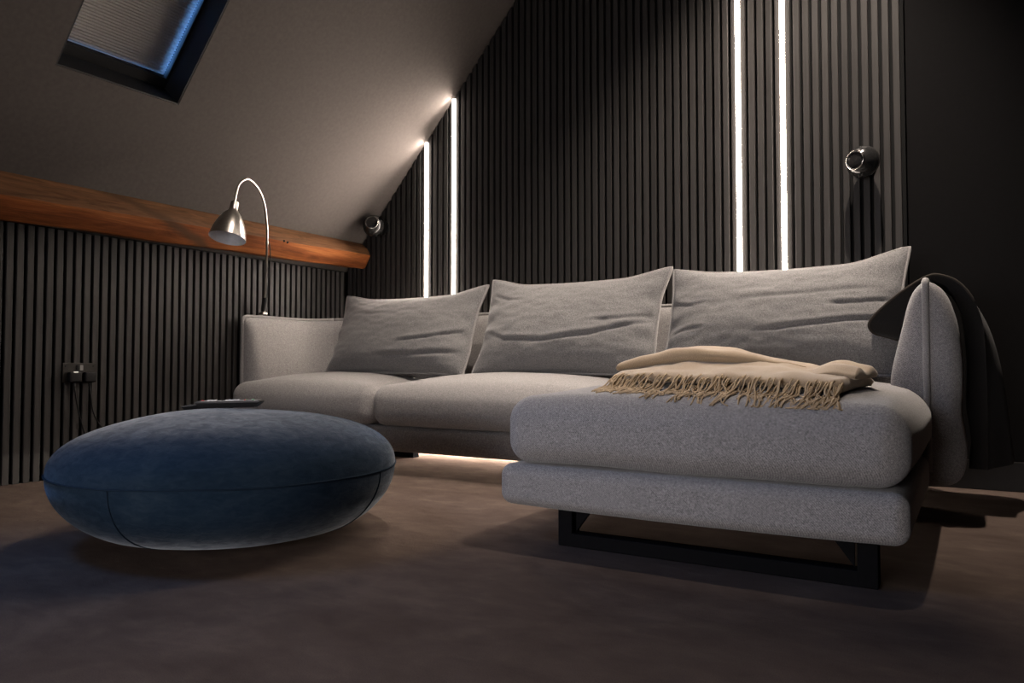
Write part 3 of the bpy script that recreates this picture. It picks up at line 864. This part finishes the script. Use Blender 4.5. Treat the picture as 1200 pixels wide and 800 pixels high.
# ------------------------------------------------------------------ dark throw over the right-hand arm
def dark_throw():
    e = empty('draped_throw', (0.02, 3.0, 0.0), 'charcoal fleece throw draped over the arm of the chaise down to its outside', 'throw')
    # paths from the inner hem over the ridge to the outer hem: outside of the folded cloth, and its lining against the arm
    OUT = [(-0.316, 0.585), (-0.300, 0.638), (-0.255, 0.692), (-0.190, 0.747), (-0.125, 0.788), (-0.085, 0.793), (-0.03, 0.766), (0.020, 0.700), (0.060, 0.610), (0.090, 0.490), (0.110, 0.36), (0.122, 0.24), (0.128, 0.15)]
    INN = [(-0.216, 0.580), (-0.200, 0.632), (-0.182, 0.690), (-0.160, 0.742), (-0.128, 0.774), (-0.106, 0.775), (-0.066, 0.754), (-0.036, 0.700), (-0.020, 0.62), (-0.012, 0.49), (-0.016, 0.36), (-0.004, 0.24), (-0.012, 0.15)]
    po = catmull([Vector((a, 0, b)) for a, b in OUT], 6); pi_ = catmull([Vector((a, 0, b)) for a, b in INN], 6)
    n = len(po); NY = 18
    def P(i, j, outer):
        u = i / (n - 1); t = j / NY
        y0 = 2.845 + 0.075 * (max(0, 1 - u / 0.10)) ** 2.0 + 0.05 * u
        y1 = 3.22
        y = y0 + (y1 - y0) * t
        p = (po if outer else pi_)[i] + Vector((0, y, 0))
        if outer:
            wv = 0.008 * math.sin(y * 16 + u * 5) * smooth01(0.5, 0.9, u)
            k = smooth01(0.45, 0.75, u)      # the outside hangs close to the arm in front and flares out towards the back
            p.x += wv - k * (1 - smooth01(0.0, 0.75, t)) * (0.012 + 0.080 * smooth01(0.55, 1.0, u))
            # soft rounded lower corner of the inner flap
            c = max(0, 1 - u / 0.10) ** 2; p.x += 0.045 * c * (1 - t); p.z += 0.012 * c
        else: p.y += 0.012 * (1 - t)
        return p
    V = []; F = []
    for outer in (0, 1):
        for j in range(NY + 1):
            for i in range(n): V.append(P(i, j, outer))
    K = n * (NY + 1)
    for j in range(NY):
        for i in range(n - 1):
            a = j * n + i; F.append((a, a + n, a + n + 1, a + 1)); F.append((K + a, K + a + 1, K + a + n + 1, K + a + n))
    for i in range(n - 1):
        F.append((i, i + 1, K + i + 1, K + i)); a = NY * n + i; F.append((a, K + a, K + a + 1, a + 1))
    for j in range(NY):
        a = j * n; F.append((a, K + a, K + a + n, a + n)); a = j * n + n - 1; F.append((a, a + n, K + a + n, K + a))
    o = mesh('cloth', V, F, M['dark_throw'], e, True, 50)
    pts = [P(0, 0, 0).lerp(P(0, 0, 1), k / 4) + Vector((0, -0.002, 0)) for k in range(4)] + [P(i, 0, 1) + Vector((0, -0.002, 0)) for i in range(0, int(n * 0.60))]
    MB().tube(pts, 0.0042, 7).build('hem', M['dark_hem'], o, True)
dark_throw()

# ================================================================== POUF
def pouf():
    cx, cy, R, ze, zt = -1.855, 1.450, 0.470, 0.198, 0.362
    e = empty('pouf', (cx, cy, 0), 'large round dark blue velvet pouf on the carpet in front of the sofa', 'pouf')
    def ring_pts(prof, seg=96):
        v = []; f = []
        for i, (r, z) in enumerate(prof):
            for k in range(seg):
                a = 2 * math.pi * k / seg
                rr = r * (1 + 0.006 * math.sin(2 * a + 0.7) + 0.003 * math.sin(5 * a))
                zz = z + (0.006 * mnoise.noise(Vector((r * math.cos(a) * 4, r * math.sin(a) * 4, z * 5))) if 0.02 < z else 0)
                v.append((cx + rr * math.cos(a), cy + rr * math.sin(a), zz))
            if i:
                for k in range(seg):
                    k2 = (k + 1) % seg; f.append(((i - 1) * seg + k, (i - 1) * seg + k2, i * seg + k2, i * seg + k))
        return v, f
    def sup(q, p1, p2): 
        a = q * math.pi / 2; return math.cos(a) ** p1, math.sin(a) ** p2
    n = 22
    top = []
    for i in range(n + 1):
        c, s = sup(i / n, 0.92, 0.86); top.append((max(0.0005, R * c), ze + (zt - ze) * s))
    low = []
    for i in range(n + 1):
        c, s = sup(i / n, 0.60, 0.95); low.append((max(0.0005, R * c), ze - ze * s))
    mesh('upper_cover', *ring_pts(top), M['velvet'], e, True)
    mesh('lower_cover', *ring_pts(low), M['velvet'], e, True)
    mb = MB(); pts = []
    for k in range(97):
        a = 2 * math.pi * k / 96; rr = (R + 0.001) * (1 + 0.006 * math.sin(2 * a + 0.7) + 0.003 * math.sin(5 * a))
        zz = ze + 0.006 * mnoise.noise(Vector((R * math.cos(a) * 4, R * math.sin(a) * 4, ze * 5)))
        pts.append((cx + rr * math.cos(a), cy + rr * math.sin(a), zz))
    mb.tube(pts, 0.0028, 6, False).build('seam', M['seam'], e, True)
    # panel seams of the lower cover
    for ang in (-164, -74, 16, 106):
        a = math.radians(ang); rr0 = (1 + 0.006 * math.sin(2 * a + 0.7) + 0.003 * math.sin(5 * a)); p = []
        for (r, z) in low[:18]:
            zz = z + 0.006 * mnoise.noise(Vector((r * math.cos(a) * 4, r * math.sin(a) * 4, z * 5)))
            p.append((cx + r * rr0 * math.cos(a), cy + r * rr0 * math.sin(a), zz))
        MB().tube(p, 0.0022, 6).build('panel_seam', M['seam'], e, True)
    def surf(x, y):
        r = math.hypot(x - cx, y - cy) / R; q = math.acos(min(1, r ** (1 / 0.92))) / (math.pi / 2)
        return ze + (zt - ze) * math.sin(q * math.pi / 2) ** 0.86
    return surf
pouf_z = pouf()

def remote(x0, x1, y, wd, hgt, ang, label, buttons, lift=0.0):
    cx = (x0 + x1) / 2; L = x1 - x0
    z = max(pouf_z(x0 + 0.25 * L, y), pouf_z(x1 - 0.25 * L, y)) + 0.003 + lift
    tilt = math.atan2(pouf_z(x1, y) - pouf_z(x0, y), L) * -1
    m = Matrix.Translation((cx, y, z)) @ Matrix.Rotation(ang, 4, 'Z') @ Matrix.Rotation(tilt, 4, 'Y')
    e = empty('remote_control', (cx, y, z), label, 'remote control', 'remote controls on the pouf')
    h = L / 2; w = wd / 2
    # body tapering underneath towards its ends
    v = [(-h, -w, hgt), (h, -w, hgt), (h, w, hgt), (-h, w, hgt), (-h, -w, hgt * 0.72), (h, -w, hgt * 0.72), (h, w, hgt * 0.72), (-h, w, hgt * 0.72),
         (-h + 0.008, -w + 0.005, 0), (h - 0.018, -w + 0.005, 0), (h - 0.018, w - 0.005, 0), (-h + 0.008, w - 0.005, 0)]
    f = [(0, 1, 2, 3), (0, 4, 5, 1), (1, 5, 6, 2), (2, 6, 7, 3), (3, 7, 4, 0), (4, 8, 9, 5), (5, 9, 10, 6), (6, 10, 11, 7), (7, 11, 8, 4), (8, 11, 10, 9)]
    b = MB().add(v, f).xf(m).build('body', M['remote'], e)
    MB().box((-h + 0.012, -w + 0.004, hgt - 0.0005), (h - 0.006, w - 0.004, hgt + 0.0008)).xf(m).build('face', M['silver' if buttons else 'remote'], e)
    if buttons:
        spots = [(-h + 0.018, -0.010, 'red', 0.004)]
        for i in range(7):
            for j in range(3): spots.append((-h + 0.036 + i * 0.0135, -0.012 + j * 0.012, 'rubber' if i in (2, 3) else 'white', 0.0036))
        spots += [(h - 0.045, -0.014, 'red', 0.0032), (h - 0.045, -0.005, 'green', 0.0032), (h - 0.030, 0.008, 'white', 0.0034), (h - 0.022, -0.010, 'green', 0.0032)]
    else: spots = [(-h + 0.02 + i * 0.02, 0, 'rubber', 0.004) for i in range(3)]
    for (bx, by, c, r) in spots:
        MB().lathe([(r, 0), (r, 0.0018), (r * 0.6, 0.0026), (0.0002, 0.0026)], 10, m @ Matrix.Translation((bx, by, hgt + 0.0008))).build('button', M[c], e)
remote(-1.985, -1.795, 1.465, 0.046, 0.020, math.radians(31.5), 'large black remote control with silver face and coloured buttons on the blue pouf', True)
remote(-2.090, -1.975, 1.475, 0.034, 0.013, math.radians(33), 'small plain black remote control beside the larger one on the pouf', False)

# ================================================================== CLIP LAMP
def clip_lamp():
    bx, by = -3.328, 2.790
    e = empty('clip_lamp', (bx, by, 0.762), 'brushed metal gooseneck lamp with bell shade clipped to the sofa arm', 'lamp')
    cl = MB()
    cl.box((bx - 0.020, by - 0.016, 0.774), (bx + 0.016, by + 0.016, 0.784), 0.002)
    cl.box((bx - 0.028, by - 0.016, 0.700), (bx - 0.020, by + 0.016, 0.784), 0.002)
    cl.build('clamp', M['chrome'], e)
    MB().lathe([(0.010, 0.783), (0.012, 0.788), (0.009, 0.796)], 16, Matrix.Translation((bx, by, 0))).build('swivel', M['chrome'], e, True, 40)
    MB().tube([(bx, by - 0.004, 0.793), (-3.322, 2.786, 0.820), (-3.310, 2.782, 0.851), (-3.303, 2.777, 0.868)], [0.0105, 0.0125, 0.012, 0.0095], 14).build('switch_grip', M['rubber'], e, True, 50)
    st = [(-3.304, 2.778, 0.864), (-3.278, 2.758, 0.925), (-3.245, 2.734, 0.993), (-3.195, 2.697, 1.068), (-3.152, 2.662, 1.140)]
    MB().tube(catmull(st, 4), 0.0055, 12).build('stem', M['chrome'], e, True, 50)
    goose = catmull([st[-1], (-3.125, 2.638, 1.208), (-3.085, 2.586, 1.319), (-3.050, 2.519, 1.381), (-3.015, 2.427, 1.409),
                     (-2.985, 2.353, 1.368), (-2.970, 2.323, 1.315), (-2.960, 2.306, 1.258)], 8)
    g = MB().tube(goose, 0.0060, 12).build('gooseneck', M['chrome'], e, True, 50)
    fa = (goose[2] - goose[0]).normalized()
    MB().tube([goose[0] - fa * 0.010, goose[0] - fa * 0.006, goose[0] + fa * 0.006, goose[0] + fa * 0.010], [0.0072, 0.0084, 0.0084, 0.0072], 14).build('ferrule', M['chrome'], g, True, 40)
    end = goose[-1]
    ax = Vector((-0.06, 0.27, 1.0)).normalized()
    m = Matrix.Translation(end) @ Vector((0, 0, 1)).rotation_difference(ax).to_matrix().to_4x4()
    outer = [(0.0100, 0.010), (0.0180, 0.008), (0.0190, 0.004), (0.0195, -0.030), (0.0240, -0.038), (0.0420, -0.060), (0.0610, -0.095), (0.0755, -0.136), (0.0828, -0.174), (0.0835, -0.178)]
    inner = [(0.0828, -0.178), (0.0810, -0.173), (0.0735, -0.136), (0.0590, -0.095), (0.0405, -0.062), (0.0200, -0.044), (0.0005, -0.042)]
    sh = MB().lathe(outer, 40, m, cap=False).build('shade', M['chrome'], e, True, 40)
    MB().lathe(inner, 40, m, cap=False).build('shade_lining', M['white_enamel'], sh, True, 60)
    MB().lathe([(0.013, -0.042), (0.013, -0.072), (0.021, -0.090), (0.023, -0.110), (0.015, -0.126), (0.0005, -0.131)], 20, m).build('bulb', M['white_enamel'], e, True, 50)
    cab = catmull([(-3.146, 2.672, 1.145), (-3.170, 2.700, 1.08), (-3.240, 2.750, 0.97), (-3.296, 2.790, 0.868)], 8)
    MB().tube(cab, 0.0024, 6).build('cable', M['rubber'], e, True)
clip_lamp()

# ================================================================== WALL SPEAKERS
def speaker(x, z, label, aim):
    e = empty('wall_speaker', (x, YB, z), label, 'speaker', 'ball speakers on the gable wall')
    my = Matrix.Translation((x, YB, z)) @ Matrix.Rotation(math.radians(90), 4, 'X')      # local +z -> -y
    MB().lathe([(0.046, 0.0), (0.046, 0.006), (0.042, 0.009), (0.014, 0.010), (0.012, 0.030)], 32, my).build('wall_mount', M['rubber'], e, True, 40)
    c = Vector((x, YB - 0.088, z)); a = Vector(aim).normalized()
    q = Vector((0, 0, 1)).rotation_difference(a).to_matrix().to_4x4(); m = Matrix.Translation(c) @ q
    R = 0.066; op = 0.040; zo = math.sqrt(R * R - op * op)
    prof = [(0.0005, -R)] + [(R * math.sin(math.radians(k)), -R * math.cos(math.radians(k))) for k in range(8, 142, 6)] + [(op, zo)]
    b = MB().lathe(prof, 40, m).build('shell', M['gloss'], e, True, 60)
    MB().lathe([(R * 0.998, -0.0016), (R + 0.0012, 0), (R * 0.998, 0.0016)], 40, m, cap=False).build('shell_joint', M['rubber'], b, True)
    MB().lathe([(op - 0.004, zo + 0.001), (op - 0.002, zo + 0.005), (op + 0.001, zo + 0.004), (op + 0.002, zo)], 36, m, cap=False).build('trim_ring', M['ringmetal'], e, True, 60)
    MB().lathe([(op - 0.003, zo + 0.002), (op - 0.012, zo - 0.006), (0.012, zo - 0.014), (0.010, zo - 0.008), (0.0005, zo - 0.003)], 32, m, cap=False).build('cone', M['grille'], e, True, 40)
    MB().lathe([(0.006, 0), (0.006, 0.002), (0.0005, 0.003)], 12, Matrix.Translation((x + 0.030, YB - 0.010, z - 0.036)) @ Matrix.Rotation(math.radians(90), 4, 'X')).build('screw', M['ringmetal'], e, True, 40)
speaker(-0.372, 1.345, 'glossy black ball speaker on the slats above the chaise, beside the tall light lines', (-0.42, -0.86, -0.02))
speaker(-3.085, 1.345, 'glossy black ball speaker in the dark corner just above the end of the timber beam', (0.42, -0.80, 0.18))

# ================================================================== SOCKET, PLUGS
def socket():
    ya, yb_, za, zb = 1.752, 1.898, 0.418, 0.504
    x = XL
    e = empty('wall_socket', (x, (ya + yb_) / 2, za), 'dark metal double wall socket on the slatted knee wall', 'socket')
    MB().box((x, ya, za), (x + 0.007, yb_, zb), 0.002).build('plate', M['socket'], e)
    for yy in (ya + 0.066, yb_ - 0.066):
        MB().box((x + 0.007, yy - 0.007, zb - 0.034), (x + 0.011, yy + 0.007, zb - 0.010), 0.0012).build('switch', M['rubber' if yy < 1.82 else 'silver'], e)
    for yy in (ya + 0.012, yb_ - 0.012):
        MB().lathe([(0.0038, 0), (0.0032, 0.0012), (0.0003, 0.0014)], 10, Matrix.Translation((x + 0.0072, yy, zb - 0.014)) @ Matrix.Rotation(math.radians(90), 4, 'Y')).build('screw', M['rubber'], e)
    for i, (yy, lab) in enumerate(((ya + 0.043, 'black mains plug with a small lit window in the wall socket'), (yb_ - 0.036, 'plain black mains plug in the wall socket beside the lit plug'))):
        p = empty('mains_plug', (x + 0.008, yy, za + 0.02), lab, 'plug', 'plugs in the wall socket')
        MB().add(*rbox_data((x + 0.0075, yy - 0.026, za + 0.000), (x + 0.036, yy + 0.026, za + 0.046), 0.007, 3, (1, 1, 1))).build('body', M['rubber'], p, True, 50)
        if i == 0: MB().box((x + 0.030, yy - 0.009, za + 0.0425), (x + 0.037, yy + 0.009, za + 0.0475), 0.001).build('indicator', M['neon'], p)
        q = yy
        pts = catmull([(x + 0.022, q, za + 0.004), (x + 0.024, q + 0.004, za - 0.05), (x + 0.020, q + 0.03, za - 0.16), (x + 0.022, q + 0.07 + i * 0.05, za - 0.28), (x + 0.03, q + 0.12 + i * 0.08, za - 0.38), (x + 0.05, q + 0.30 + i * 0.1, 0.006), (x + 0.06, q + 0.62 + i * 0.1, 0.006)], 8)
        MB().tube(pts, 0.0034, 7).build('cable', M['rubber'], p, True)
socket()

# ================================================================== FILL TV, unseen, added opposite the sofa for frontal fill light
def fill_tv():
    xc, z0, w, h = -1.12, 0.17, 1.70, 0.96
    y = YF
    e = empty('fill_tv', (xc, y, z0), 'unseen added fill light shaped as a large flat TV, on the wall opposite the sofa', 'fill_tv')
    m = Matrix.Translation((xc, y + 0.07, z0)) @ Matrix.Rotation(math.radians(-3), 4, 'X')      # tipped forward to keep its fill off the back wall
    MB().add(*rbox_data((-w / 2 - 0.008, -0.032, -0.008), (w / 2 + 0.008, 0.0, h + 0.008), 0.004, 2, (1, 1, 1))).xf(m).build('casing', M['rubber'], e)
    MB().box((-w / 2, -0.0005, 0), (w / 2, 0.0015, h)).xf(m).build('fill_panel', M['fill_panel'], e)
    ld = bpy.data.lights.new('fill_panel_light', 'AREA'); ld.shape = 'RECTANGLE'; ld.size = w; ld.size_y = h; ld.energy = FILL_TV_WATTS
    ld.color = (1.0, 0.93, 0.915); ld.spread = math.radians(60)  # narrow spread keeps the added fill off the left wall and slope
    lo = link(bpy.data.objects.new('fill_panel_light', ld)); lo.matrix_basis = m @ Matrix.Translation((0, 0.004, h / 2)) @ Matrix.Rotation(math.pi / 2, 4, 'X')
    put_parent(lo, e)
    MB().box((xc - 0.22, y + 0.001, z0 + 0.25), (xc + 0.22, y + 0.040, z0 + 0.55), 0.004).build('wall_bracket', M['leg'], e)
fill_tv()
